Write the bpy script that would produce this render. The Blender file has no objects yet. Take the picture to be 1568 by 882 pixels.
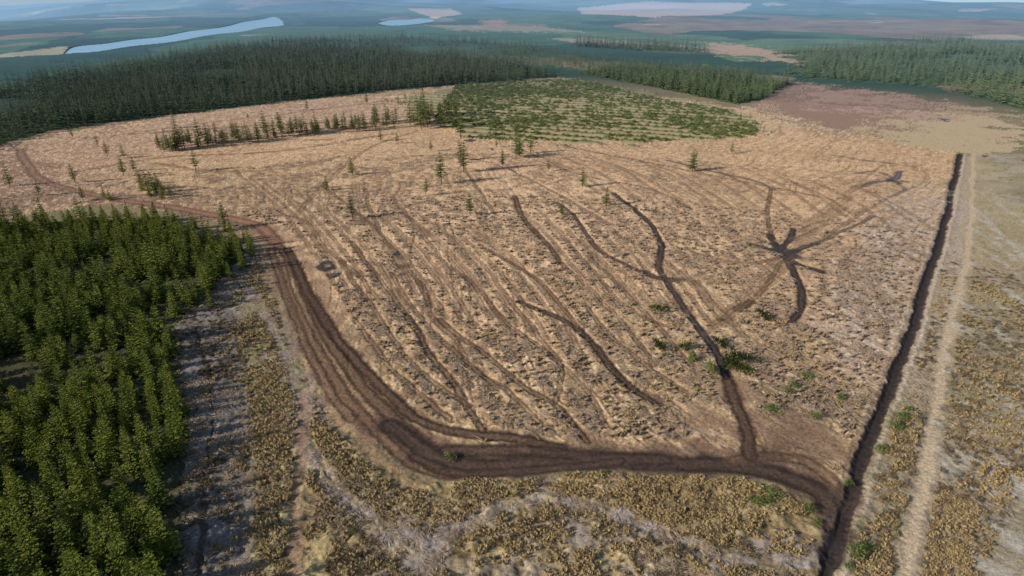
import bpy, math, random
import numpy as np
from mathutils import Vector
rng = np.random.default_rng(11); random.seed(5)
H=60.0; F=968.0; P=math.radians(25.0); SP,CP=math.sin(P),math.cos(P)
scene=bpy.context.scene

# ---------------------------------------------------------------- noise
def _h(xi,yi,seed):
    h=(xi*374761393+yi*668265263+seed*974634777)&0xffffffff
    h=((h^(h>>13))*1274126177)&0xffffffff
    h=(h^(h>>16))
    return (h&0xffffff).astype(np.float32)/float(0xffffff)
def vn(x,y,s,seed=1):
    a=seed*0.7; c,d=math.cos(a),math.sin(a)
    u=(x*c-y*d)/s+seed*13.7; v=(x*d+y*c)/s-seed*7.1
    xi=np.floor(u).astype(np.int64); yi=np.floor(v).astype(np.int64)
    fx=(u-xi); fy=(v-yi); fx=fx*fx*(3-2*fx); fy=fy*fy*(3-2*fy)
    return (_h(xi,yi,seed)*(1-fx)+_h(xi+1,yi,seed)*fx)*(1-fy)+(_h(xi,yi+1,seed)*(1-fx)+_h(xi+1,yi+1,seed)*fx)*fy
def fbm(x,y,s,seed=1,o=3):
    t=0;a=1;n=0
    for i in range(o):
        t=t+a*vn(x,y,s/(2.03**i),seed+i*3); n+=a; a*=.55
    return t/n
def ss(a,b,x):
    t=np.clip((x-a)/(b-a),0,1); return t*t*(3-2*t)

# ---------------------------------------------------------------- large relief of the land
def hbase(x,y):
    x=np.asarray(x,dtype=np.float64); y=np.asarray(y,dtype=np.float64)
    r=np.hypot(x,y)+1e-6; az=np.degrees(np.arctan2(x,y))
    dep=np.interp(np.abs(az),[0,24,30,37,60,180],[0.05,0.15,0.50,1.12,1.2,1.2])
    hs=60-7000*np.tan(np.radians(dep))
    h=hs*ss(1500,6800,r)
    h=h+(fbm(x,y,1300,21,3)-.5)*150*ss(1900,3600,r)*(1-ss(5200,6800,r)*.8)
    h=h+(fbm(x,y,260,5,2)-.5)*7*ss(480,1000,r)*(1-ss(1200,1500,r)*.4)
    h=h+16*np.exp(-(((x-900)/300)**2+((y-1300)/260)**2))+12*np.exp(-(((x-250)/300)**2+((y-1700)/200)**2))
    h=h-60*ss(7200,9000,r)
    return h

def G(u,v):
    """surveyed position -> point on the land"""
    dx=u-784.0; dy=F*CP+(441-v)*SP; dz=-F*SP+(441-v)*CP
    L=math.hypot(dx,dy)
    r=np.concatenate([np.arange(15,900,2.0),900*1.006**np.arange(0,380)])
    z=H+dz/L*r; g=hbase(dx/L*r,dy/L*r)
    k=np.where(z<g)[0]
    if len(k)==0: rr=8800.0
    else:
        i=k[0]; 
        if i==0: rr=r[0]
        else:
            a=z[i-1]-g[i-1]; b=g[i]-z[i]; rr=r[i-1]+(r[i]-r[i-1])*a/(a+b)
    return (dx/L*rr,dy/L*rr)
def GP(l): return np.array([G(u,v) for u,v in l])
def inpoly(X,Y,poly):
    m=np.zeros(X.shape,bool)
    x0,y0=poly.min(0);x1,y1=poly.max(0)
    idx=np.where((X>x0)&(X<x1)&(Y>y0)&(Y<y1))[0]
    if len(idx)==0:return m
    x=X[idx];y=Y[idx];r=np.zeros(len(idx),bool);n=len(poly)
    for i in range(n):
        ax,ay=poly[i];bx,by=poly[(i+1)%n]
        if ay==by: continue
        c=((ay>y)!=(by>y))&(x<(bx-ax)*(y-ay)/(by-ay)+ax)
        r^=c
    m[idx]=r;return m
def smooth(px,n=5):
    p=[np.array(a,float) for a in px]
    if len(p)<3: return GP(px)
    p=[2*p[0]-p[1]]+p+[2*p[-1]-p[-2]]; out=[]
    for i in range(1,len(p)-2):
        for k in range(n):
            t=k/n;a,b,c,d=p[i-1],p[i],p[i+1],p[i+2]
            out.append(.5*((2*b)+(c-a)*t+(2*a-5*b+4*c-d)*t*t+(3*b-a-3*c+d)*t**3))
    out.append(p[-2]); return GP([tuple(q) for q in out])
def pdist(X,Y,pl,marg):
    x0,y0=pl.min(0)-marg;x1,y1=pl.max(0)+marg
    idx=np.where((X>x0)&(X<x1)&(Y>y0)&(Y<y1))[0]
    x=X[idx];y=Y[idx];best=np.full(len(idx),1e9);sg=np.zeros(len(idx))
    for i in range(len(pl)-1):
        ax,ay=pl[i];bx,by=pl[i+1];ex,ey=bx-ax,by-ay;l2=ex*ex+ey*ey+1e-9
        t=np.clip(((x-ax)*ex+(y-ay)*ey)/l2,0,1)
        d=np.hypot(x-ax-t*ex,y-ay-t*ey); s=np.sign(ex*(y-ay)-ey*(x-ax))
        m=d<best;best[m]=d[m];sg[m]=s[m]
    return idx,best,sg

# ---------------------------------------------------------------- ground sheet
az_in=np.radians(np.linspace(-42,42,1120))
az_l=np.radians(np.linspace(-180,-42.3,110)); az_r=np.radians(np.linspace(42.3,180,110))
AZ=np.concatenate([az_l,az_in,az_r]); 
dep=np.radians(np.concatenate([np.linspace(88,56,40),np.arange(55.9,5.0,-.06)]))
R=H/np.tan(dep); R=np.concatenate([R,R[-1]*1.0085**np.arange(1,305)]); R=np.concatenate([R,[11000,14000]])
nr,nc=len(R),len(AZ)
RR,AA=np.meshgrid(R,AZ,indexing='ij')
X=(RR*np.sin(AA)).ravel();Y=(RR*np.cos(AA)).ravel();RD=RR.ravel();N=len(X)
Z=hbase(X,Y)
col=np.zeros((N,3));dz=np.zeros(N);wet=np.zeros(N)
sc=np.clip(RD/150,0.35,8)
na=fbm(X,Y,9,31,3)-.5; nb=fbm(X,Y,9,41,3)-.5; big1=fbm(X,Y,70,51,3)-.5; big2=fbm(X,Y,70,61,3)-.5
f1=vn(X,Y,1.3,3);f2=vn(X,Y,2.7,4);f3=vn(X,Y,.55,8);f4=fbm(X,Y,14,9,3);f5=fbm(X,Y,45,15,3);f6=fbm(X,Y,1.1,19,2)
white=rng.random(N)-.5; white2=rng.random(N)-.5
def C(*c):return np.array(c,float)
def mixm(m,c,a=1.0):
    w=(m*a)[:,None]; col[:]=col*(1-w)+np.asarray(c)*w
def poly(px,c,a=1.0,wob=1.0,jit=1.0,mod=None):
    xp=X+na*10*wob*sc+white*1.6*jit*sc; yp=Y+nb*10*wob*sc*np.clip(sc,1,3)+white2*1.6*jit*sc
    m=inpoly(xp,yp,GP(px)).astype(float)
    if mod is not None:m*=mod
    mixm(m,c,a);return m
t=ss(.3,.7,f4)[:,None]
col[:]=C(.21,.16,.09)*(1-t)+C(.16,.135,.075)*t
# far land patchwork : forest / moor
far=ss(430,560,RD)
pa=fbm(X,Y,900,171,2)*700
pw=fbm(X+pa,Y*.8,190,77,3); pw2=fbm(X,Y*.7+pa,380,88,4)
wx=X+(fbm(X,Y,120,141,3)-.5)*120; wy=Y+(fbm(X,Y,120,151,3)-.5)*160
cell=vn(np.floor((wx*.9+wy*.25)/170),np.floor((wy*.9-wx*.2)/260),1,7)
fc=np.where((cell>.5)[:,None],C(.024,.055,.028),C(.055,.11,.045))
fc=np.where((cell>.80)[:,None],C(.09,.14,.06),fc)
fc=np.where((pw2>.67)[:,None],C(.20,.14,.09),fc); fc=np.where((pw<.24)[:,None],C(.18,.16,.08),fc); fc=np.where(((pw>.77)&(RD>900))[:,None],C(.36,.26,.18),fc)
fc=fc*(.5+1.0*fbm(X,Y,38,93,3)[:,None])
col[:]=col*(1-far[:,None])+fc*far[:,None]
STRAW=C(.46,.295,.165)
CLEAR=[(-150,262),(0,226),(90,202),(260,177),(430,157),(640,135),(860,118),(1000,146),(1160,168),(1345,212),(1470,235),(1455,300),(1437,370),(1415,440),(1390,520),(1365,590),(1335,660),(1300,750),(1220,730),(1040,715),(760,720),(600,690),(480,640),(455,520),(425,420),(400,375),(300,330),(170,312),(0,335),(-150,345)]
clear=poly(CLEAR,STRAW,1,.4)
mixm(clear*ss(.42,.75,f5),C(.35,.22,.125),.7)
mixm(clear*ss(.5,.8,f4),C(.33,.215,.12),.5)
cx,cy=G(800,330); mixm(clear*np.exp(-(((X-cx)/65)**2+((Y-cy)/80)**2)),C(.54,.36,.215),.65)
cx,cy=G(1180,560); mixm(clear*np.exp(-(((X-cx)/30)**2+((Y-cy)/18)**2)),C(.24,.17,.11),.5)
mixm(clear*(1-ss(80,140,Y))*ss(.3,.65,fbm(X,Y,20,33,2)),C(.29,.205,.105),.6)
mixm(clear*(1-ss(80,125,Y))*ss(-5,-25,X),C(.27,.195,.09),.5)
upl=poly([(-150,262),(0,228),(90,202),(260,177),(430,157),(560,144),(640,170),(600,190),(240,232),(200,290),(0,300),(-150,330)],C(.30,.19,.13),.7,1.5,3)
poly([(-150,290),(0,240),(30,225),(70,250),(90,275),(200,300),(400,340),(410,375),(300,335),(170,312),(0,335)],C(.19,.12,.085),.8,1.2,2)
poly([(100,262),(240,245),(420,262),(600,300),(560,360),(430,345),(300,300),(180,290)],C(.31,.21,.12),.5,2,4)
WIN=[(600,150),(720,130),(850,119),(905,122),(1000,146),(1120,165),(1165,190),(1155,209),(1000,218),(900,220),(820,218),(720,212),(690,195),(650,185)]
win=poly(WIN,C(.25,.205,.115),.85,.8,2)
poly([(1150,165),(1160,138),(1215,128),(1400,148),(1560,175),(1568,235),(1475,237),(1345,212),(1230,196)],C(.36,.275,.17),1,1,2)
poly([(1150,160),(1160,138),(1215,127),(1330,138),(1490,162),(1440,176),(1370,182),(1345,208),(1280,200),(1215,188)],C(.215,.13,.10),.9,1.2,5)
poly([(1225,145),(1270,136),(1350,146),(1440,160),(1400,176),(1330,168),(1250,162)],C(.36,.24,.18),.75,2,6)
poly([(1100,165),(1160,168),(1230,190),(1200,205),(1160,215),(1155,190)],C(.42,.30,.19),.6,1,2)
poly([(1470,237),(1568,235),(2100,330),(2100,1100),(1200,1100),(1262,882),(1335,660),(1390,520),(1437,370),(1455,300)],C(.23,.19,.125),1,.05,.2)
rgt=inpoly(X,Y,GP([(1490,237),(1568,235),(2100,330),(2100,1100),(1360,1100),(1390,882),(1430,660),(1455,500),(1480,400)])).astype(float)
mixm(rgt*ss(.42,.65,fbm(X*.55+Y*.4,Y*1.1-X*.5,7,90,3)),C(.31,.275,.23),.65)
mixm(rgt*ss(.45,.75,f4),C(.15,.135,.08),.6)
mixm(rgt*ss(.3,.6,f5)*ss(120,200,RD),C(.33,.26,.15),.5)
stp=inpoly(X,Y,GP([(1474,240),(1488,240),(1480,400),(1455,500),(1430,660),(1390,882),(1290,882),(1345,680),(1395,540),(1440,380)])).astype(float)
mixm(stp*ss(70,150,RD),C(.36,.28,.20),.6)
mixm(stp*ss(.42,.6,f4)*(1-ss(80,140,RD)),C(.13,.12,.06),.7)
poly([(1330,335),(1440,262),(1432,370),(1410,440),(1365,590),(1290,560),(1250,480),(1300,400)],C(.33,.265,.215),.75,1.2,6)
poly([(1290,410),(1330,395),(1330,450),(1310,530),(1270,500)],C(.29,.245,.23),.6,1.5,7)
poly([(1390,310),(1440,270),(1435,350),(1400,450),(1370,540),(1350,470)],C(.34,.295,.265),.6,1.5,7)
poly([(1150,580),(1210,560),(1340,590),(1330,650),(1280,655),(1170,640)],C(.15,.11,.07),.85,1.2,3)
low=poly([(470,640),(560,690),(650,740),(790,740),(940,725),(1060,730),(1200,745),(1265,790),(1250,1000),(300,1000),(430,700)],C(.28,.205,.10),.9,.5,1)
mixm(low*ss(.45,.7,f4),C(.17,.125,.065),.75)
mixm(low*ss(.5,.7,fbm(X,Y,6,35,2)),C(.35,.27,.14),.6)
lowb=inpoly(X,Y,GP([(560,810),(720,830),(800,800),(880,790),(1000,820),(1150,870),(1240,880),(1240,1000),(500,1000)])).astype(float)
mixm(lowb*ss(.35,.6,fbm(X,Y,4,37,3)),C(.21,.175,.145),.65)
poly([(300,450),(370,420),(420,470),(470,600),(475,700),(440,1000),(250,1000),(290,600)],C(.21,.175,.09),.85,.5,1)
shade_strip=poly([(270,440),(380,372),(400,395),(360,460),(378,600),(395,760),(370,1000),(200,1000),(280,600)],C(.11,.095,.088),.9,.6,3)  # grey-brown margin, its colour darkened to paint in the plantation's shadow
mixm(shade_strip*ss(.45,.75,fbm(X,Y*.6,3.5,39,3)),C(.20,.18,.175),.6)
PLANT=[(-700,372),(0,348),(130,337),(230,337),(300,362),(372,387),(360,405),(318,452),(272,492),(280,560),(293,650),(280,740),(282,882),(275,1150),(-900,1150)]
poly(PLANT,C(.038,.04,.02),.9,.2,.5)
FA=[(-250,300),(0,222),(80,200),(250,177),(420,157),(620,136),(850,119),(775,95),(600,80),(440,72),(330,84),(190,108),(60,128),(-250,180)]
FB=[(885,112),(1000,133),(1130,160),(1165,152),(1210,128),(1120,116),(960,103)]
FC=[(1225,118),(1430,134),(1568,168),(1750,200),(1750,70),(1400,62),(1180,82),(1235,99),(1180,108)]
FE=[(450,68),(620,80),(780,95),(870,108),(1000,112),(1060,104),(900,88),(800,70),(640,56),(520,56)]
for q,c in ((FA,C(.03,.045,.02)),(FB,C(.04,.055,.022)),(FC,C(.05,.085,.035)),(FE,C(.05,.085,.03))):
    poly(q,c,1,.2,.5)
poly([(60,128),(190,108),(330,84),(440,72),(640,56),(560,45),(430,48),(300,68),(180,92),(60,112)],C(.06,.10,.035),.85,.5,1)
poly([(850,98),(900,93),(1060,108),(1215,118),(1206,125),(1000,110),(870,104)],C(.24,.17,.10),.9,.3,1)
poly([(1075,72),(1100,65),(1165,72),(1200,84),(1235,90),(1225,98),(1180,93),(1140,84),(1100,86),(1080,80)],C(.44,.29,.19),.9,1.2,1)
poly([(885,12),(1000,2),(1150,5),(1120,20),(1000,27),(895,22)],C(.62,.44,.38),.8,.3,.5)
poly([(625,13),(690,13),(708,22),(665,28),(640,20)],C(.60,.42,.34),.8,.3,.5)
poly([(735,30),(775,31),(770,40),(742,40)],C(.36,.17,.13),.8,.4,.5)
poly([(650,38),(830,40),(900,50),(700,47)],C(.34,.26,.17),.7,.6,.5)
poly([(1230,75),(1400,64),(1330,80),(1240,84)],C(.28,.2,.13),.8,.6,.5)
poly([(1430,128),(1500,126),(1530,140),(1450,140)],C(.25,.15,.09),.9,.3,.5)
poly([(1535,128),(1620,140),(1620,150),(1540,142)],C(.42,.33,.22),.9,.3,.5)
poly([(40,78),(95,70),(106,79),(70,84),(-20,90),(-20,86)],C(.40,.34,.2),.9,.2,.3)
poly([(840,58),(900,58),(1090,72),(1075,78),(880,66)],C(.34,.27,.17),.8,.3,.5)
poly([(700,84),(880,90),(1000,100),(980,108),(860,100),(740,94)],C(.20,.155,.075),.6,.5,.5)
LAKE=[(98,80),(114,70),(160,65),(200,59),(250,55),(290,47),(335,42),(370,34),(400,29),(420,25),(434,37),(400,41),(365,48),(330,52),(295,58),(255,64),(205,69),(150,77)]
LAKE2=[(578,35),(600,30),(625,29),(645,26),(664,31),(640,36),(600,39)]
LW=[]
for q in (LAKE,LAKE2):
    p=smooth(q+[q[0]],3)[:-1]; m=inpoly(X,Y,p); lev=float(np.min(hbase(p[:,0],p[:,1])))
    LW.append((p,lev)); Z[m]=lev-2; dz[m]=0; col[m]=C(.1,.09,.07)
    idx,d,s=pdist(X,Y,np.vstack([p,p[:1]]),60); k=(~m[idx])&(d<55); dz[idx[k]]*=.0
    Z[idx[k]]=lev+.2+(Z[idx[k]]-lev)*ss(10,55,d[k])

p1=X*.965+Y*.26+big1*26+na*.6; p2=Y*.93-X*.18+big2*20+nb*.6
wl=ss(-10,-60,X)*ss(215,260,Y); p=p1*(1-wl)+p2*wl
p=np.where((X>70),X*.80-Y*.55+big2*22+na*.6,p)
row=np.abs(((p/3.6)%1)-.5)*2
fd=1/(1+(RD/190)**2)
def rutset(sp,wd,seed,lo):
    q=((p/sp+big2*.8+seed*.37)%1)-.5
    return np.exp(-((np.abs(q)*sp-.95)/wd)**2)*ss(lo,lo+.14,fbm(X,Y,26,seed,2))
rut=np.clip(rutset(11.5,.26,101,.40)+rutset(7.3,.22,131,.50),0,1)
cl2=clear*(1-win)
mixm(cl2*ss(.55,.9,row)*ss(.3,.6,f2),C(.27,.175,.105),.5)
mixm(cl2*(1-ss(.0,.35,row))*ss(.3,.7,f1),C(.53,.38,.24),.45)
mixm(cl2*rut,C(.14,.088,.056),.7)
dz-=cl2*rut*.06
dz+=cl2*(row-.5)*-.12*fd
mixm(cl2*(f6>.66),C(.60,.46,.32),.4); mixm(cl2*(f6<.32),C(.17,.115,.075),.5)
mixm(cl2*(white>.43),C(.13,.09,.06),.45); mixm(cl2*(white<-.46),C(.62,.50,.39),.5)
dz+=(1-far)*fd*(1-clear*.35)*((f1-.5)*.28+(f2-.5)*.16)+(1-far)*fd*(f3-.5)*.2
dz+=low*((f1-.5)*.35)
rough=(low+shade_strip*.4+rgt*.5+.25).clip(0,1)*(1-clear*.6)
mixm((1-far)*ss(.62,.9,f1*.6+f3*.4)*rough,C(.38,.30,.17),.45)
mixm((1-far)*ss(.38,.15,f1*.6+f3*.4)*rough,C(.07,.055,.035),.6)
pwn=(X*.35+Y*.94+big1*12); rw=np.abs(((pwn/9)%1)-.5)*2
mixm(win*ss(.45,.8,rw),C(.085,.11,.045),.65); mixm(win*ss(.5,.1,rw),C(.36,.29,.17),.5); dz+=win*ss(.4,.8,rw)*.5

TR=[];BANDS=[]
xw=X+na*1.2+(f3-.5)*.45; yw=Y+nb*1.2+(f1-.5)*.45
def track(px,w,c,a=1.,depth=.25,ruts=True,wt=0.,soft=.45,rag=.35,keep=True,brk=0.):
    pl=smooth(px); 
    if keep: TR.append((pl,w))
    idx,d,s=pdist(xw,yw,pl,w*2.2+2)
    hw=w/2*(1+ (f2[idx]-.5)*2*rag)
    m=1-ss(1-soft,1+soft*.6,d/hw)
    if brk: m=m*(1-brk+brk*ss(.38,.58,f6[idx]*.6+f2[idx]*.4))
    mm=np.zeros(N);mm[idx]=m
    mixm(mm,c,a)
    if ruts:
        r2=np.exp(-((d-w*.30)/(w*.13))**2); mm[:]=0;mm[idx]=r2; mixm(mm,np.asarray(c)*.38,.8*a); dz[idx]-=r2*depth*.45
    dz[idx]=dz[idx]*(1-m*.5)-m*depth*.25
    wet[idx]=np.maximum(wet[idx],m*wt)
    return idx,d,s
BR=C(.15,.092,.06);DK=C(.058,.037,.028);VD=C(.030,.021,.019);GY=C(.245,.21,.195)
B1=[(378,440),(412,492),(440,550),(462,605),(472,640)];B2=[(475,690),(510,745),(560,790),(630,835),(715,805),(790,768),(870,768),(950,792),(1050,830),(1160,862),(1235,860)]
for t_ in (B1,B2):
    track(t_,5.2,GY,.85,-.1,False,0,.7,.8,False,.75); BANDS.append((smooth(t_),2.8))
for t_,w_,a_ in (([(900,812),(1000,845),(1060,890)],4,.5),([(560,850),(700,862),(850,845),(1000,880)],3,.45)):
    track(t_,w_,C(.24,.20,.17),a_,0,False,0,.9,1,False,.6)
track([(462,600),(465,660),(458,740),(455,820),(450,930)],1.8,C(.24,.15,.10),.8,.1,False,0,.8,.8)
track([(395,350),(435,395),(465,450),(495,520),(540,590),(590,650),(650,700)],13,C(.20,.125,.08),.8,.1,False,0,.6,.5,True,.3)
track([(590,640),(680,695),(780,705),(880,695),(1000,700),(1100,700),(1190,720),(1270,765)],8,C(.135,.085,.058),.85,.1,False,0,.6,.6)
track([(1080,640),(1130,650),(1170,670),(1230,650)],9,C(.17,.105,.07),.7,.1,False,0,.8,.8,True,.3)
track([(1190,670),(1240,680),(1290,690),(1320,700)],7,C(.15,.095,.063),.7,.1,False,0,.8,.8)
track([(1150,690),(1140,650),(1125,600),(1105,545)],5,C(.17,.105,.07),.8,.1,False,0,.7,.6)
track([(1120,600),(1180,560),(1215,490)],6,C(.24,.155,.10),.6,.05,False,0,.9,.9,False,.4)
track([(425,370),(455,415),(480,470),(515,535),(555,590),(600,635),(650,680),(700,708)],3.2,BR*.8,.9,.35)
track([(440,380),(470,440),(505,500),(545,550),(590,595),(640,640),(700,660),(780,668),(860,683)],2.8,DK*1.3,.9,.4)
track([(430,400),(450,460),(480,520),(520,590),(570,650),(620,700),(690,725),(770,720)],2.6,BR*.9,.85,.3)
track([(415,380),(440,450),(468,520),(500,590),(540,640)],2.4,BR*.9,.7,.3)
track([(180,306),(250,315),(320,328),(395,345),(425,370)],5,C(.22,.12,.08),.85,.15)
track([(30,228),(45,255),(75,280),(180,306)],4,C(.19,.11,.08),.7,.15)
track([(600,650),(640,680),(690,703),(760,712),(850,703),(950,703),(1050,709),(1150,716),(1220,736),(1262,758),(1280,800),(1282,840)],4.2,DK,.95,.4,True,.3)
track([(690,690),(760,688),(850,690),(930,698),(1020,702)],3.6,DK*1.1,.85,.3,True,.25)
track([(640,700),(700,722),(790,722),(880,712),(950,703)],2.6,DK*1.2,.8,.3)
track([(1120,705),(1180,700),(1240,710),(1300,760)],3,BR*.8,.7,.2)
track([(1150,700),(1145,660),(1128,620),(1112,570)],2.6,DK*1.2,.85,.3)
track([(1112,575),(1100,540),(1075,505),(1050,470),(1022,432),(1010,410),(1012,370),(990,337),(965,315),(940,295)],2.0,VD*1.3,.95,.5,True,.5)
track([(1030,428),(1005,424),(985,415)],3.0,VD*1.3,.85,.3,True,.6)
track([(1005,424),(960,405),(920,385),(900,360),(880,330),(855,310)],1.6,DK*1.2,.9,.3,True,.3)
track([(1008,616),(960,588),(930,556),(905,520),(880,500),(840,480),(798,462)],1.8,DK,.95,.4,True,.3)
track([(885,502),(852,460),(820,425),(775,398),(735,375)],1.4,BR*.8,.8,.25)
track([(742,657),(712,615),(690,580),(660,545),(645,510),(622,482)],1.7,DK*1.3,.9,.3,True,0,.45,.5,True,.3)
track([(898,672),(872,640),(850,617),(800,590),(750,550),(700,510),(675,488)],1.5,BR*.7,.85,.25,True,0,.5,.5,True,.3)
track([(860,402),(835,370),(802,335),(788,300)],1.8,DK*1.3,.9,.3,True,0,.5,.5,True,.3)
thin=[[(620,480),(585,430),(560,400),(540,370)],[(660,470),(640,430),(600,380),(570,330),(560,290)],[(780,500),(730,440),(680,400),(640,350),(600,300)],[(1000,560),(960,500),(900,440),(860,402)],[(1060,560),(1000,490),(950,440),(905,395)],[(1060,470),(1030,500),(960,470),(920,430)],[(760,330),(740,300),(720,270),(700,235)],[(700,235),(780,260),(860,300),(940,345)],[(720,620),(670,590),(620,540),(570,470),(520,400)],[(830,650),(780,600),(720,560),(640,480),(600,420)],[(930,650),(900,600),(840,540),(780,500)],[(820,245),(900,270),(1000,290),(1060,320)],[(700,520),(660,480),(650,440),(600,400)],[(760,590),(720,560),(700,520)],[(850,615),(860,560),(830,520),(790,470)],[(1050,600),(990,560),(940,520),(900,470)],[(690,640),(640,600),(590,550),(545,490)],[(560,430),(500,380),(470,340),(440,330)]]
for t_ in thin: track(t_,1.4,BR*.82,.7,.2,True,0,.5,.5,True,.45)
track([(1020,245),(1090,262),(1150,275),(1185,290)],2.4,DK*1.6,.65,.2,True,.3)
track([(870,225),(1000,250),(1100,270),(1250,300)],2,BR,.6,.15)
track([(1180,290),(1176,330),(1182,362),(1200,388)],1.6,DK*1.4,.75,.25,True,0,.5,.6,True,.3)
track([(1214,350),(1208,368),(1198,385),(1208,400),(1220,425),(1227,450),(1224,475),(1214,492)],2.1,VD*1.2,.95,.4,True,.5)
track([(1178,358),(1188,376),(1205,392),(1225,404),(1258,415)],2.4,VD*1.2,.95,.4,True,.6,.5,.6)
track([(1150,374),(1175,380),(1205,388),(1230,380),(1252,372)],2.2,VD*1.3,.9,.3,True,.5,.5,.6)
track([(1252,372),(1300,350),(1340,330)],1.5,DK*1.3,.7,.2,True,.4)
track([(1200,392),(1160,402),(1120,400),(1060,385)],1.4,DK*1.5,.6,.2,True,0,.5,.6,True,.4)
track([(1198,400),(1175,435),(1155,458),(1132,472)],1.4,DK*1.5,.65,.2,True,0,.5,.6,True,.4)
track([(1150,462),(1130,472)],2.8,DK,.7,.2)
track([(1250,372),(1330,320),(1400,285)],1.6,DK*1.7,.5,.2,True,0,.5,.6,True,.4)
track([(1380,262),(1366,276),(1340,278),(1320,285)],2.4,C(.07,.06,.07),.8,.2,True,.6)
track([(1368,272),(1340,262),(1310,266)],2.0,C(.09,.07,.07),.7,.2,True,.5)
track([(1280,238),(1320,245),(1350,248),(1400,255)],2.4,C(.12,.08,.08),.6,.2,True,.5)
track([(1300,262),(1350,270),(1390,290)],2,C(.12,.09,.08),.5,.2)
track([(240,250),(330,262),(430,258),(520,240)],3,BR,.5,.2)
track([(120,262),(260,240),(420,232),(600,205)],3,BR,.5,.2)
track([(200,205),(350,195),(480,188),(640,178)],4,C(.16,.10,.07),.5,.2)
track([(120,215),(300,190),(470,170),(620,150)],3,C(.16,.10,.07),.4,.2)
track([(640,200),(560,230),(480,300),(440,350)],2.2,BR,.45,.2)
for k in range(18):
    u0=450+k*22; v0=318+k*6+random.uniform(-12,12)
    track([(u0-90,v0-60),(u0-30,v0-10),(u0+20,v0+50),(u0+60,v0+110)],1.35,BR*.85,.55,.12,True,0,.5,.5,True,.4)
for k in range(16):
    u0=860+k*34; v0=250+k*3+random.uniform(-7,7)
    track([(u0-60,v0-18),(u0,v0+10),(u0+60,v0+50)],1.7,BR,.5,.12,True,0,.5,.5,True,.4)
for k in range(14):
    u0=840+k*22; v0=380+k*9+random.uniform(-12,12)
    track([(u0-60,v0-70),(u0-20,v0-30),(u0+30,v0+30)],1.3,BR*.85,.5,.12,True,0,.5,.5,True,.4)
for k in range(9):
    u0=1100+k*20; v0=490-k*22
    track([(u0-30,v0+30),(u0+30,v0-15),(u0+90,v0-60)],1.2,BR,.45,.1,True,0,.5,.5,True,.4)
ST=[(1490,236),(1487,330),(1475,420),(1455,500),(1440,580),(1430,660),(1418,730),(1403,790),(1388,882),(1375,960)]
track(ST,2.8,C(.31,.235,.16),.8,.1,False,0,.7,.7,True,.3);track(ST,1.5,C(.42,.32,.215),.75,.1,False,0,.6,.5)
DIT=[(1471,236),(1456,300),(1438,370),(1416,440),(1391,520),(1365,590),(1336,660),(1302,760),(1280,820),(1263,882),(1245,960)]
track(DIT,4.4,C(.20,.135,.09),.5,0,False,0,.7,.7,True,.4)
idx,d,s=track(DIT,2.1,VD*.9,.98,.2,False,.4,.25,.3)
dz[idx]-=(1-ss(.3,1.1,d))*.4
bank=np.exp(-((d-1.8)/.4)**2)
mm=np.zeros(N);mm[idx]=bank*((xw[idx]-36)*206>(yw[idx]-52)*148)*(f2[idx]>.3); mixm(mm,C(.46,.38,.29),.45); dz[idx]+=bank*.12
cx,cy=G(1200,385); ang=np.arctan2(Y-cy,X-cx); rs=np.hypot(X-cx,(Y-cy)*.8); star=1-ss(.75,1.05,rs/(3.1+1.2*np.sin(ang*5+1)+na*7)); mixm(star,VD*1.2,.92); wet=np.maximum(wet,star*.7)
for (u,v,a,b_) in ((1180,690,5,2.5),(1275,762,3.2,3),(1000,612,2,1.6),(1045,428,1.5,1.5)):
    cx,cy=G(u,v); mixm(np.clip(1.3*np.exp(-(((X-cx)/a)**2+((Y-cy)/b_)**2))+na*.6,0,1)*np.exp(-(((X-cx)/a/1.5)**2+((Y-cy)/b_/1.5)**2)),DK,.8)
track([(300,500),(325,600),(318,700),(312,800),(300,900)],.9,VD,.7,.3,False,0,.5,.4,False)
track([(355,480),(385,600),(400,700),(425,780),(440,860)],.7,VD*1.4,.6,.3,False,0,.6,.6,False)
track([(470,650),(490,700),(520,760),(580,800)],.7,VD*1.4,.5,.2,False,0,.6,.6,False)
track([(560,760),(700,790),(760,752),(900,748),(1100,790),(1230,820)],.6,VD*1.6,.4,.2,False,0,.8,.8,False)
for k in range(9): track([(372+k*8,430+k*40),(398+k*7,452+k*40)],.7,VD*1.5,.5,.2,False,0,.6,.6,False)
for k in range(34):
    uu=1495+random.random()*110; vv=300+k*18
    track([(uu-45,vv-8),(uu,vv+22),(uu+60,vv+80)],1.3,C(.37,.335,.29),.55,0,False,0,.9,1.2,False,.5)

col*=np.where(RD<430,1.52,1.2)[:,None]
verts=np.stack([X,Y,Z+dz],1)
me=bpy.data.meshes.new("ground")
ii=np.arange(nr*nc).reshape(nr,nc)
a=ii[:-1,:-1].ravel();b=ii[:-1,1:].ravel();c_=ii[1:,1:].ravel();d_=ii[1:,:-1].ravel()
faces=np.stack([a,d_,c_,b],1).astype(np.int32)
me.vertices.add(N);me.vertices.foreach_set("co",verts.ravel().astype(np.float32))
nf=len(faces);me.loops.add(nf*4);me.loops.foreach_set("vertex_index",faces.ravel())
me.polygons.add(nf);me.polygons.foreach_set("loop_start",np.arange(0,nf*4,4,dtype=np.int32))
me.update(calc_edges=True)
me.polygons.foreach_set("use_smooth",np.ones(nf,bool))
at=me.attributes.new("Col",'FLOAT_COLOR','POINT')
at.data.foreach_set("color",np.concatenate([np.clip(col,0,.85),np.clip(wet,0,1)[:,None]],1).ravel().astype(np.float32))
ground=bpy.data.objects.new("ground",me);scene.collection.objects.link(ground)

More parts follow.
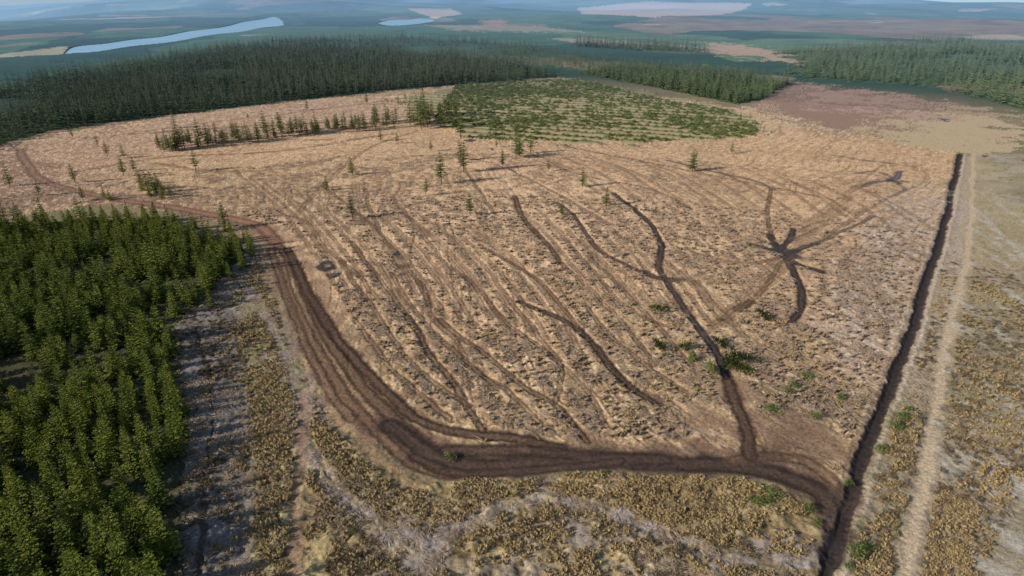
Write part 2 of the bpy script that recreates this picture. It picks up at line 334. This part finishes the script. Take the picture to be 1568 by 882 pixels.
# ---------------------------------------------------------------- materials
def newmat(n):
    m=bpy.data.materials.new(n);m.use_nodes=True;nt=m.node_tree;nt.nodes.clear()
    o=nt.nodes.new('ShaderNodeOutputMaterial');b=nt.nodes.new('ShaderNodeBsdfPrincipled')
    b.inputs['Specular IOR Level'].default_value=.1;b.inputs['Roughness'].default_value=.9
    nt.links.new(b.outputs[0],o.inputs[0]);return m,nt,b
HAZE_TINT=(.28,.48,.72,1)
def math_(nt,op,a,b=None,clamp=False):
    n=nt.nodes.new('ShaderNodeMath');n.operation=op;n.use_clamp=clamp
    for i,v in enumerate((a,b)):
        if v is None:continue
        if isinstance(v,(int,float)):n.inputs[i].default_value=v
        else:nt.links.new(v,n.inputs[i])
    return n.outputs[0]
def mixc(nt,f,a,b,mode='MIX'):
    n=nt.nodes.new('ShaderNodeMix');n.data_type='RGBA';n.blend_type=mode
    for s,v in ((n.inputs[0],f),(n.inputs[6],a),(n.inputs[7],b)):
        if isinstance(v,(int,float)):s.default_value=v
        elif isinstance(v,tuple):s.default_value=v if len(v)==4 else v+(1,)
        else:nt.links.new(v,s)
    return n.outputs[2]
def haze_tint(nt,colr):   # aerial perspective mixed into the base colour by distance, fixed in the world
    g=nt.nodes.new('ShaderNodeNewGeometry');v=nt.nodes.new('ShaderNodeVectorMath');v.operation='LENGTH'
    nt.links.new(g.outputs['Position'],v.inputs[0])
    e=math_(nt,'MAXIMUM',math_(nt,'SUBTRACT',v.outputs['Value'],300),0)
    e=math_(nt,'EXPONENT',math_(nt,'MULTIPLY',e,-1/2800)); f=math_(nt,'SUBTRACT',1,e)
    return mixc(nt,f,colr,HAZE_TINT)
def noise(nt,scale,detail=4,vec=None,rough=.6):
    n=nt.nodes.new('ShaderNodeTexNoise');n.inputs['Scale'].default_value=scale;n.inputs['Detail'].default_value=detail;n.inputs['Roughness'].default_value=rough
    if vec is None:
        g=nt.nodes.new('ShaderNodeNewGeometry');vec=g.outputs['Position']
    nt.links.new(vec,n.inputs['Vector']);return n.outputs[0]
def rng_(nt,x,a,b,c,d):
    n=nt.nodes.new('ShaderNodeMapRange');n.inputs[1].default_value=a;n.inputs[2].default_value=b;n.inputs[3].default_value=c;n.inputs[4].default_value=d
    nt.links.new(x,n.inputs[0]);return n.outputs[0]

m,nt,b=newmat("ground_cover")
A=nt.nodes.new('ShaderNodeAttribute');A.attribute_name="Col"
n1=noise(nt,1.8,7,None,.72);n2=noise(nt,6,4)
f=math_(nt,'MULTIPLY',rng_(nt,n1,.32,.68,.55,1.45),rng_(nt,n2,.3,.7,.7,1.3))
cc=nt.nodes.new('ShaderNodeVectorMath');cc.operation='SCALE';nt.links.new(A.outputs['Color'],cc.inputs[0]);nt.links.new(f,cc.inputs['Scale'])
nt.links.new(haze_tint(nt,cc.outputs[0]),b.inputs['Base Color'])
nt.links.new(rng_(nt,A.outputs['Alpha'],0,1,.95,.4),b.inputs['Roughness'])
nt.links.new(rng_(nt,A.outputs['Alpha'],0,1,.02,.5),b.inputs['Specular IOR Level'])
bp=nt.nodes.new('ShaderNodeBump');bp.inputs['Strength'].default_value=.65;bp.inputs['Distance'].default_value=.2
nt.links.new(math_(nt,'ADD',n1,math_(nt,'MULTIPLY',n2,.35)),bp.inputs['Height']);nt.links.new(bp.outputs[0],b.inputs['Normal'])
me.materials.append(m)

m,nt,b=newmat("lake_water");b.inputs['Roughness'].default_value=.3;b.inputs['Specular IOR Level'].default_value=.25
nt.links.new(mixc(nt,rng_(nt,noise(nt,.02,3),.35,.65,0,1),(.30,.54,.74),(.36,.60,.80)),b.inputs['Base Color'])
water=m
for p,lev in LW:
    w=bpy.data.meshes.new("lake")
    w.from_pydata([(x,y,lev-.3) for x,y in p],[],[list(range(len(p)))]);w.update();w.materials.append(water)
    if w.polygons[0].normal.z<0: w.flip_normals()
    o=bpy.data.objects.new("lake",w);scene.collection.objects.link(o)

def folmat(n,c1,c2,dark,big=.5):
    m,nt,b=newmat(n);oi=nt.nodes.new('ShaderNodeObjectInfo')
    c=mixc(nt,oi.outputs['Random'],c1,c2)
    c=mixc(nt,rng_(nt,noise(nt,1.6,2),.35,.65,0,1),c,dark)
    c=mixc(nt,rng_(nt,noise(nt,.012,2),.4,.6,0,big),c,(c1[0]*1.3,c1[1]*1.15,c1[2]*.9))
    nt.links.new(haze_tint(nt,c),b.inputs['Base Color']);return m
M_pine=folmat("pine_needles",(.15,.19,.03),(.24,.26,.04),(.08,.11,.022))
M_far=folmat("forest_needles",(.075,.125,.042),(.115,.16,.055),(.04,.072,.03))
M_lt=folmat("young_forest_needles",(.12,.18,.06),(.10,.16,.05),(.055,.10,.04))
M_thin=folmat("sparse_needles",(.13,.16,.055),(.17,.18,.065),(.08,.10,.035))
M_grass=folmat("dead_grass",(.47,.35,.18),(.34,.26,.12),(.27,.19,.10),.2)
M_heather=folmat("heather",(.24,.175,.11),(.18,.155,.08),(.12,.09,.06),.2)
M_stick=folmat("dead_wood",(.60,.49,.38),(.42,.32,.23),(.32,.23,.17),.2)
M_green=folmat("green_brash",(.13,.18,.05),(.20,.22,.08),(.075,.105,.035),.2)
m,nt,b=newmat("bark");nt.links.new(haze_tint(nt,mixc(nt,noise(nt,3),(.18,.13,.10),(.09,.065,.05))),b.inputs['Base Color']);M_bark=m
m,nt,b=newmat("cut_wood");nt.links.new(mixc(nt,noise(nt,9),(.5,.36,.22),(.32,.22,.13)),b.inputs['Base Color']);M_cut=m

# ---------------------------------------------------------------- plant meshes
def mk(name,V,Fc,mi,mats):
    me=bpy.data.meshes.new(name);me.from_pydata(V,[],Fc);me.update()
    for x in mats:me.materials.append(x)
    me.polygons.foreach_set("material_index",mi);return me
def tube(V,Fc,mi,p0,p1,r0,r1,n,k,cap=None):
    p0=Vector(p0);p1=Vector(p1);d=(p1-p0).normalized();s=d.orthogonal().normalized();t=d.cross(s);b0=len(V)
    for p,r in((p0,r0),(p1,r1)):
        for i in range(n):
            a=2*math.pi*i/n;V.append(tuple(p+(s*math.cos(a)+t*math.sin(a))*r))
    for i in range(n):
        Fc.append((b0+i,b0+(i+1)%n,b0+n+(i+1)%n,b0+n+i));mi.append(k)
    if cap is not None:
        Fc.append(tuple(b0+n+i for i in range(n)));mi.append(cap)
def conifer(name,h,rad,wh,nb,c0,tw,mat,seed,up=.15,gap=.08,pw=.8):
    R_=random.Random(seed);V=[];Fc=[];mi=[]
    lx,ly=R_.uniform(-.02,.02)*h,R_.uniform(-.02,.02)*h
    tube(V,Fc,mi,(0,0,-.3),(lx*.6,ly*.6,h*.6),h*.013+.04,h*.007+.02,5,0);tube(V,Fc,mi,(lx*.6,ly*.6,h*.6),(lx,ly,h*.98),h*.007+.02,.01,4,0)
    for w in range(wh):
        t=(w+R_.uniform(-.25,.25))/wh; t=min(max(t,0),.985)
        z=h*(c0+(1-c0)*t); 
        for k in range(nb):
            if R_.random()<gap:continue
            L=rad*((1-t)**pw)*R_.uniform(.65,1.2)+.12
            if c0>.2: L*=min(1,.45+t*3)
            a=2*math.pi*(k+R_.uniform(-.35,.35)+.5*(w%2))/nb
            e=up*(.3+t)+R_.uniform(-.12,.12)-.1
            o=Vector((lx*z/h,ly*z/h,z));d=Vector((math.cos(a),math.sin(a),e));s=Vector((-math.sin(a),math.cos(a),0))
            for j in range(tw):
                f0=(j+.2)/tw;f1_=min(1.08,f0+1.15/tw); q0=o+d*L*f0;q1=o+d*L*f1_-Vector((0,0,.06*L*f1_))
                wd=L*(.36*(1-f0*.7))+.05
                for sg in(-1,1):
                    tip=q0+d*L*.22+s*sg*wd*R_.uniform(.7,1.2)+Vector((0,0,R_.uniform(-.12,.16)*L*.6))
                    b0=len(V);V+= [tuple(q0),tuple(tip),tuple(q1)];Fc.append((b0,b0+1,b0+2));mi.append(1)
                b0=len(V);hh=Vector((0,0,R_.uniform(.1,.24)*wd+.07));V+=[tuple(q0-hh*.6),tuple(q0+hh),tuple(q1+hh*.3)];Fc.append((b0,b0+1,b0+2));mi.append(1)
    for k in range(3):
        a=k*2.1;b0=len(V);V+=[(lx+.14*math.cos(a),ly+.14*math.sin(a),h*.93),(lx-.14*math.cos(a),ly-.14*math.sin(a),h*.93),(lx,ly,h*1.03)];Fc.append((b0,b0+1,b0+2));mi.append(1)
    return mk(name,V,Fc,mi,[M_bark,mat])
def tuft(name,n,rad,h,mat,seed,w=.05):
    R_=random.Random(seed);V=[];Fc=[];mi=[]
    for k in range(n):
        a=R_.uniform(0,6.28);r=rad*R_.random()**.6*.5;l=R_.uniform(.4,1)
        x,y=r*math.cos(a),r*math.sin(a);ox,oy=math.cos(a)*rad*l,math.sin(a)*rad*l;z=h*R_.uniform(.6,1.15)
        px,py=-math.sin(a)*w,math.cos(a)*w;b0=len(V)
        V+=[(x-px,y-py,-.05),(x+px,y+py,-.05),(x+ox*.5+px,y+oy*.5+py,z),(x+ox*.5-px,y+oy*.5-py,z),(x+ox,y+oy,z*.55)]
        Fc+=[(b0,b0+1,b0+2,b0+3),(b0+3,b0+2,b0+4)];mi+=[0,0]
    return mk(name,V,Fc,mi,[mat])
def bush(name,n,rad,h,mat,seed,s=.2):
    R_=random.Random(seed);V=[];Fc=[];mi=[]
    lob=[(R_.uniform(-.5,.5)*rad,R_.uniform(-.5,.5)*rad,R_.uniform(.5,1)) for _ in range(5)]
    for k in range(6):
        a=R_.uniform(0,6.28);tube(V,Fc,mi,(0,0,-.1),(math.cos(a)*rad*.6,math.sin(a)*rad*.6,h*.7),.04,.01,3,0)
    for k in range(n):
        lx,ly,lh=R_.choice(lob);a=R_.uniform(0,6.28);q=R_.random()**.5
        z=h*lh*math.sqrt(max(0,1-q*q))*R_.uniform(.5,1.1);c=Vector((lx+math.cos(a)*q*rad*.6,ly+math.sin(a)*q*rad*.6,z))
        b0=len(V)
        for _ in range(3):V.append(tuple(c+Vector((R_.uniform(-s,s),R_.uniform(-s,s),R_.uniform(-s,s)*.8))))
        Fc.append((b0,b0+1,b0+2));mi.append(1)
    return mk(name,V,Fc,mi,[M_bark,mat])
def sticks(name,n,L,r,seed,spread,ali=0.6):
    R_=random.Random(seed);V=[];Fc=[];mi=[]
    for k in range(n):
        a=R_.gauss(0,ali);l=L*R_.uniform(.3,1);x,y=R_.uniform(-spread,spread),R_.uniform(-spread,spread)
        z0,z1=R_.uniform(0,.25),R_.uniform(.02,.35);rr=r*R_.uniform(.5,1.3)
        tube(V,Fc,mi,(x-math.cos(a)*l/2,y-math.sin(a)*l/2,z0),(x+math.cos(a)*l/2,y+math.sin(a)*l/2,z1),rr,rr*.5,3,0)
    return mk(name,V,Fc,mi,[M_stick])

def coll(name,meshes):
    c=bpy.data.collections.new(name)
    for mm_ in meshes:
        o=bpy.data.objects.new(mm_.name,mm_);c.objects.link(o)
    return c
def scatter(name,x,y,zoff,scl,collection,nvar,rot=None,tilt=.04,sz=None):
    n=len(x);z=hbase(x,y)+zoff
    me=bpy.data.meshes.new(name);me.vertices.add(n);me.vertices.foreach_set("co",np.stack([x,y,z],1).ravel().astype(np.float32))
    if rot is None:rot=rng.random(n)*6.283
    ro=np.stack([rng.normal(0,tilt,n),rng.normal(0,tilt,n),rot],1)
    s3=np.stack([scl,scl,scl if sz is None else sz],1)
    a=me.attributes.new("rot",'FLOAT_VECTOR','POINT');a.data.foreach_set("vector",ro.ravel().astype(np.float32))
    a=me.attributes.new("scl",'FLOAT_VECTOR','POINT');a.data.foreach_set("vector",s3.ravel().astype(np.float32))
    a=me.attributes.new("vid",'INT','POINT');a.data.foreach_set("value",rng.integers(0,nvar,n).astype(np.int32))
    o=bpy.data.objects.new(name,me);scene.collection.objects.link(o)
    g=bpy.data.node_groups.new(name,'GeometryNodeTree')
    g.interface.new_socket("Geometry",in_out='INPUT',socket_type='NodeSocketGeometry');g.interface.new_socket("Geometry",in_out='OUTPUT',socket_type='NodeSocketGeometry')
    gi=g.nodes.new('NodeGroupInput');go=g.nodes.new('NodeGroupOutput');ip=g.nodes.new('GeometryNodeInstanceOnPoints');ci=g.nodes.new('GeometryNodeCollectionInfo')
    ci.inputs['Collection'].default_value=collection;ci.inputs['Separate Children'].default_value=True;ci.inputs['Reset Children'].default_value=True
    def na_(nm,ty):
        q=g.nodes.new('GeometryNodeInputNamedAttribute');q.data_type=ty;q.inputs[0].default_value=nm;return q.outputs[0]
    g.links.new(gi.outputs[0],ip.inputs['Points']);g.links.new(ci.outputs[0],ip.inputs['Instance']);ip.inputs['Pick Instance'].default_value=True
    g.links.new(na_("vid",'INT'),ip.inputs['Instance Index']);g.links.new(na_("scl",'FLOAT_VECTOR'),ip.inputs['Scale'])
    e=g.nodes.new('FunctionNodeEulerToRotation');g.links.new(na_("rot",'FLOAT_VECTOR'),e.inputs[0]);g.links.new(e.outputs[0],ip.inputs['Rotation'])
    g.links.new(ip.outputs[0],go.inputs[0]);md=o.modifiers.new("instances",'NODES');md.node_group=g
    return o
def jgrid(poly_,s,ang=0,j=.35):
    x0,y0=poly_.min(0)-20;x1,y1=poly_.max(0)+20;cx,cy=(x0+x1)/2,(y0+y1)/2;D=max(x1-x0,y1-y0)*.75
    gx,gy=np.meshgrid(np.arange(-D,D,s),np.arange(-D,D,s));gx=gx.ravel()+rng.uniform(-j,j,gx.size)*s;gy=gy.ravel()+rng.uniform(-j,j,gy.size)*s
    c,d=math.cos(ang),math.sin(ang);x=cx+gx*c-gy*d;y=cy+gx*d+gy*c
    m=inpoly(x,y,poly_);return x[m],y[m]
def clear_of(x,y,marg=.3,lst=None):
    ok=np.ones(len(x),bool)
    for pl,w in (TR if lst is None else lst):
        idx,d,s=pdist(x,y,pl,w+2);ok[idx[d<w/2+marg]]=False
    return ok

vp=[conifer("plantation_pine",6.4+.35*i,1.45+.08*(i%3),13,8,.06,3,M_pine,100+i,.35,.06,.75) for i in range(6)]
cp=coll("plantation_pines",vp)
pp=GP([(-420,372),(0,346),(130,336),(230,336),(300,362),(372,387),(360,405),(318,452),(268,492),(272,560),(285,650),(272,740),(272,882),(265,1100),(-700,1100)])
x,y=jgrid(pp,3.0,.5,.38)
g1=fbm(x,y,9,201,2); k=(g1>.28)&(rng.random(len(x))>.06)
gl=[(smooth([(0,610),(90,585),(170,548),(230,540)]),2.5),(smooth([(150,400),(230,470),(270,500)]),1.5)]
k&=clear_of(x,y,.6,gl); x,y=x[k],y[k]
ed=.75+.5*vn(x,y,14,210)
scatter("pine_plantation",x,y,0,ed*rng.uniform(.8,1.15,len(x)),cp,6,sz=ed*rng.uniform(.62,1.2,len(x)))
vf=[conifer("forest_spruce",13+1.2*i,2.7,8,6,.12,2,M_far,300+i,.1,.1,.75) for i in range(4)]
cf=coll("forest_spruces",vf)
def dist_forest(name,px,s,c,nv,smin,smax,thr=-1):
    P_=GP(px);x,y=jgrid(P_,s,.3,.4);k=fbm(x,y,60,221,2)>thr;x,y=x[k],y[k]
    sc_=rng.uniform(smin,smax,len(x))*(.75+.5*vn(x,y,40,230));return scatter(name,x,y,0,sc_,c,nv)
dist_forest("conifer_forest",FA,5.2,cf,4,.6,1.0,.28)
dist_forest("conifer_forest",FE,9,cf,4,.5,.8,.45)
vl=[conifer("young_spruce",7.5+.8*i,2.3,7,6,.05,2,M_lt,340+i,.1,.08,.75) for i in range(4)]
cl_=coll("young_spruces",vl)
dist_forest("young_conifer_forest",FB,4.2,cl_,4,.8,1.2)
dist_forest("young_conifer_forest",FC,6.5,cl_,4,.8,1.25,.40)
dist_forest("young_conifer_forest",[(60,126),(190,106),(330,84),(440,70),(540,62),(440,60),(320,76),(180,100),(60,118)],8,cl_,4,.7,1.1,.38)
dist_forest("shelter_belt",[(880,66),(1000,70),(1085,78),(1085,84),(980,78),(880,72)],7,cf,4,.6,.9)
vt=[conifer("lone_pine",7.2+.6*i,1.6+.1*i,12,7,.16+.06*(i%2),3,M_thin,400+i,.25,.12,.6) for i in range(5)]
def tree(u,v,hpx=None,mesh=None,name="pine_tree",s=None):
    x,y=G(u,v);o=bpy.data.objects.new(name,mesh or random.choice(vt));scene.collection.objects.link(o)
    o.location=(x,y,float(hbase(x,y)));s=s or random.uniform(.75,1.1)
    o.rotation_euler=(random.uniform(-.05,.05),random.uniform(-.05,.05),random.uniform(0,6.28));o.scale=(s*random.uniform(.9,1.2),s*random.uniform(.9,1.2),s);return o
for k in range(105):
    u=245+(k/104)**1.05*360+random.uniform(-7,7); v=228-(u-245)*.105+random.uniform(-6,6)
    if random.random()<.1:continue
    tree(u,v,s=random.uniform(.55,1.25))
for u,v in [(628,192),(634,190),(640,195),(646,188),(652,186),(658,190),(650,178),(662,182),(675,178),(684,180),(692,186),(688,174),(696,178),(700,196),(705,212),(640,182),(672,190),(680,196),(645,198),(655,196),(648,192)]: tree(u,v,s=random.uniform(1.0,1.6))
for u,v in [(115,280),(128,308),(190,270),(216,283),(226,290),(243,290),(262,303),(250,300),(236,296),(165,240),(190,242),(112,212),(244,226),(676,282),(710,264),(706,250),(790,243),(796,240),(706,246),(583,216),(652,300),(345,350),(470,168),(540,268),(562,160),(528,190),(608,220),(770,258),(928,315),(892,286),(720,330),(300,262),(420,210),(60,300),(15,285),(205,262),(860,330),(540,335),(660,232),(760,226),(812,235),(840,262),(1120,235),(1060,262),(330,205),(150,225),(268,196),(380,182),(500,292)]:
    tree(u,v,s=random.uniform(.45,1.0) if (u,v) not in((790,243),(796,240),(676,282),(710,264)) else 1.25)
for u,v in [(160,303),(168,306),(345,355),(352,352),(358,370),(375,372),(382,378),(340,378),(322,372),(300,350),(268,338),(255,345),(368,385),(385,392),(350,392),(362,400),(330,395),(240,296),(230,300),(218,292),(248,304),(340,412),(352,425),(318,440),(372,410),(322,470)]:
    tree(u,v,mesh=random.choice(vp),s=random.uniform(.45,.85))
for u,v in [(640,165),(650,160),(672,150),(690,150),(702,160),(630,158),(715,155),(660,166),(680,160),(735,165),(750,158),(620,150),(610,158)]: tree(u,v,mesh=random.choice(vl),s=random.uniform(.5,.8))

vb=[bush("brash_clump",170,1.6,1.5,M_green,500+i,.28) for i in range(4)];cb=coll("brash_clumps",vb)
W=GP([(700,130),(850,122),(905,126),(1000,150),(1120,170),(1162,190),(1155,210),(1000,217),(900,219),(820,217),(720,212),(690,195),(660,180)])
x,y=jgrid(W,2.0,.2,.48);b1=fbm(x,y,70,51,3)-.5;rw=np.abs((((x*.35+y*.94+b1*12)/9)%1)-.5)*2
dn=fbm(x,y,30,240,3); k=(rw>1.10-dn*1.6)&(rng.random(len(x))<.75);x,y=x[k],y[k]
scatter("felled_brash_rows",x,y,.1,rng.uniform(.35,1.25,len(x)),cb,4)
bp_=[(1215,590),(1185,628),(1205,600),(1232,575),(1180,755),(1175,770),(1160,772),(1190,762),(1310,850),(1300,868),(1322,840),(1380,640),(1376,655),(1390,628),(1240,780),(925,725),(1250,800),(1350,690),(1018,478),(1300,740),(1020,545),(1290,610),(1250,640),(1100,490),(690,700),(540,815)]
vs=[bush("gorse_bush",420,1.3,1.2,M_green,520+i,.17) for i in range(3)]
for u,v in bp_: tree(u,v,mesh=random.choice(vs),name="green_bush",s=random.uniform(.5,1.0))
for u,v,s in [(1105,552,.8),(1112,545,.7),(1118,538,.6),(1030,535,.6),(1024,542,.5),(1017,474,.5),(1187,497,.6),(1085,560,.5),(1060,558,.5)]:
    o=tree(u,v,mesh=random.choice(vt),name="fallen_pine_tree",s=s);o.rotation_euler=(math.radians(80),0,random.uniform(0,6.28));o.location.z+=.5
FIELD=GP(CLEAR)
def near(n,rmax,pw=1.0,rmin=45):
    a=np.radians(rng.uniform(-46,46,n));r=rmin+(rmax-rmin)*rng.random(n)**pw;return r*np.sin(a),r*np.cos(a)
vst=[sticks("brash_sticks",9,2.2,.045,600+i,1.0) for i in range(5)];cs=coll("brash_stick_litter",vst)
x,y=near(56000,260,.85);k=inpoly(x,y,FIELD)&(fbm(x,y,8,250,2)>.40);k[k]&=clear_of(x[k],y[k],.2);x,y=x[k],y[k]
pr=x*.965+y*.26+(fbm(x,y,70,51,3)-.5)*26;rowd=np.abs(((pr/3.6)%1)-.5)*2;k=rowd<.75;x,y=x[k],y[k]
scatter("brash_litter",x,y,.03,rng.uniform(.35,1.0,len(x)),cs,5,rot=rng.normal(1.83,.8,len(x)))
x,y=near(26000,190,.9);k=~inpoly(x,y,FIELD)&~inpoly(x,y,pp);inb=~clear_of(x,y,.2,BANDS);k&=(fbm(x,y,6,252,2)>.55)|(inb&(rng.random(len(x))<.7));k[k]&=clear_of(x[k],y[k],.3);x,y=x[k],y[k]
scatter("brash_litter",x,y,.05,rng.uniform(.3,.75,len(x)),cs,5)
STRP=GP([(270,440),(380,372),(400,395),(360,460),(378,600),(395,760),(370,1000),(200,1000),(280,600)])
vg=[tuft("grass_tuft",20,.5,.36,M_grass,700+i) for i in range(4)];cg=coll("grass_tufts",vg)
x,y=near(76000,170,.8);k=~inpoly(x,y,pp)&(rng.random(len(x))<ss(.3,.62,fbm(x,y,5,260,3)))
inf=inpoly(x,y,FIELD);k&=(~inf)|(rng.random(len(x))<.10);k&=(~inpoly(x,y,STRP))|(rng.random(len(x))<.12)
k&=(x<60)|(rng.random(len(x))<.4)
LB=GP([(560,810),(720,830),(800,800),(880,790),(1000,820),(1150,870),(1240,880),(1240,1000),(500,1000)]);k&=(~inpoly(x,y,LB))|(rng.random(len(x))<.45)
k[k]&=clear_of(x[k],y[k],.1);k[k]&=clear_of(x[k],y[k],-.2,BANDS);x,y=x[k],y[k]
scatter("grass_tussocks",x,y,.0,rng.uniform(.4,1.15,len(x)),cg,4)
vh=[bush("heather_clump",60,.6,.4,M_heather,740+i,.14) for i in range(3)];ch=coll("heather_clumps",vh)
x,y=near(24000,180,.85);k=~inpoly(x,y,pp)&(rng.random(len(x))<ss(.4,.6,fbm(x,y,7,270,2)));k&=(~inpoly(x,y,FIELD))|(rng.random(len(x))<.05);k[k]&=clear_of(x[k],y[k],.1);k[k]&=clear_of(x[k],y[k],-.6,BANDS);x,y=x[k],y[k]
scatter("heather_clumps",x,y,0,rng.uniform(.5,1.2,len(x)),ch,3)
V=[];Fc=[];mi=[];tube(V,Fc,mi,(0,0,-.2),(0,0,.35),.26,.2,9,0,1)
for k in range(4):
    a=k*1.6;tube(V,Fc,mi,(math.cos(a)*.15,math.sin(a)*.15,.12),(math.cos(a)*.45,math.sin(a)*.45,-.05),.07,.04,4,0)
cst=coll("stumps",[mk("stump",V,Fc,mi,[M_bark,M_cut])])
x,y=near(9000,200,.9);k=inpoly(x,y,FIELD);k[k]&=clear_of(x[k],y[k],.3);x,y=x[k],y[k]
scatter("tree_stumps",x,y,.05,rng.uniform(.7,1.3,len(x)),cst,1)

# ---------------------------------------------------------------- light
EL=math.radians(24);hd=Vector((-.93,-.37)).normalized()
sd=Vector((hd.x*math.cos(EL),hd.y*math.cos(EL),math.sin(EL)))
L=bpy.data.lights.new("sun",'SUN');L.energy=5;L.angle=math.radians(.5);L.color=(1,.92,.79)
so=bpy.data.objects.new("sun",L);scene.collection.objects.link(so);so.rotation_euler=sd.to_track_quat('Z','Y').to_euler();so.location=(0,0,200)
w=bpy.data.worlds.new("World");scene.world=w;w.use_nodes=True;nt=w.node_tree
sk=nt.nodes.new('ShaderNodeTexSky');sk.sky_type='NISHITA';sk.sun_disc=False;sk.sun_elevation=EL;sk.sun_rotation=math.atan2(hd.x,hd.y)
tc=nt.nodes.new('ShaderNodeTexCoord');va=nt.nodes.new('ShaderNodeVectorMath');va.operation='ADD';va.inputs[1].default_value=(0,0,.16)
vn_=nt.nodes.new('ShaderNodeVectorMath');vn_.operation='NORMALIZE'
nt.links.new(tc.outputs['Generated'],va.inputs[0]);nt.links.new(va.outputs[0],vn_.inputs[0]);nt.links.new(vn_.outputs[0],sk.inputs[0])
nt.links.new(sk.outputs[0],nt.nodes['Background'].inputs[0]);nt.nodes['Background'].inputs[1].default_value=.12
cam=bpy.data.cameras.new("camera");cam.angle=2*math.atan(784/F);cam.clip_end=30000;cam.clip_start=.5
co=bpy.data.objects.new("camera",cam);scene.collection.objects.link(co);co.location=(0,0,H);co.rotation_euler=(math.pi/2-P,0,0);scene.camera=co
scene.view_settings.view_transform='Standard';scene.view_settings.look='None';scene.view_settings.exposure=0
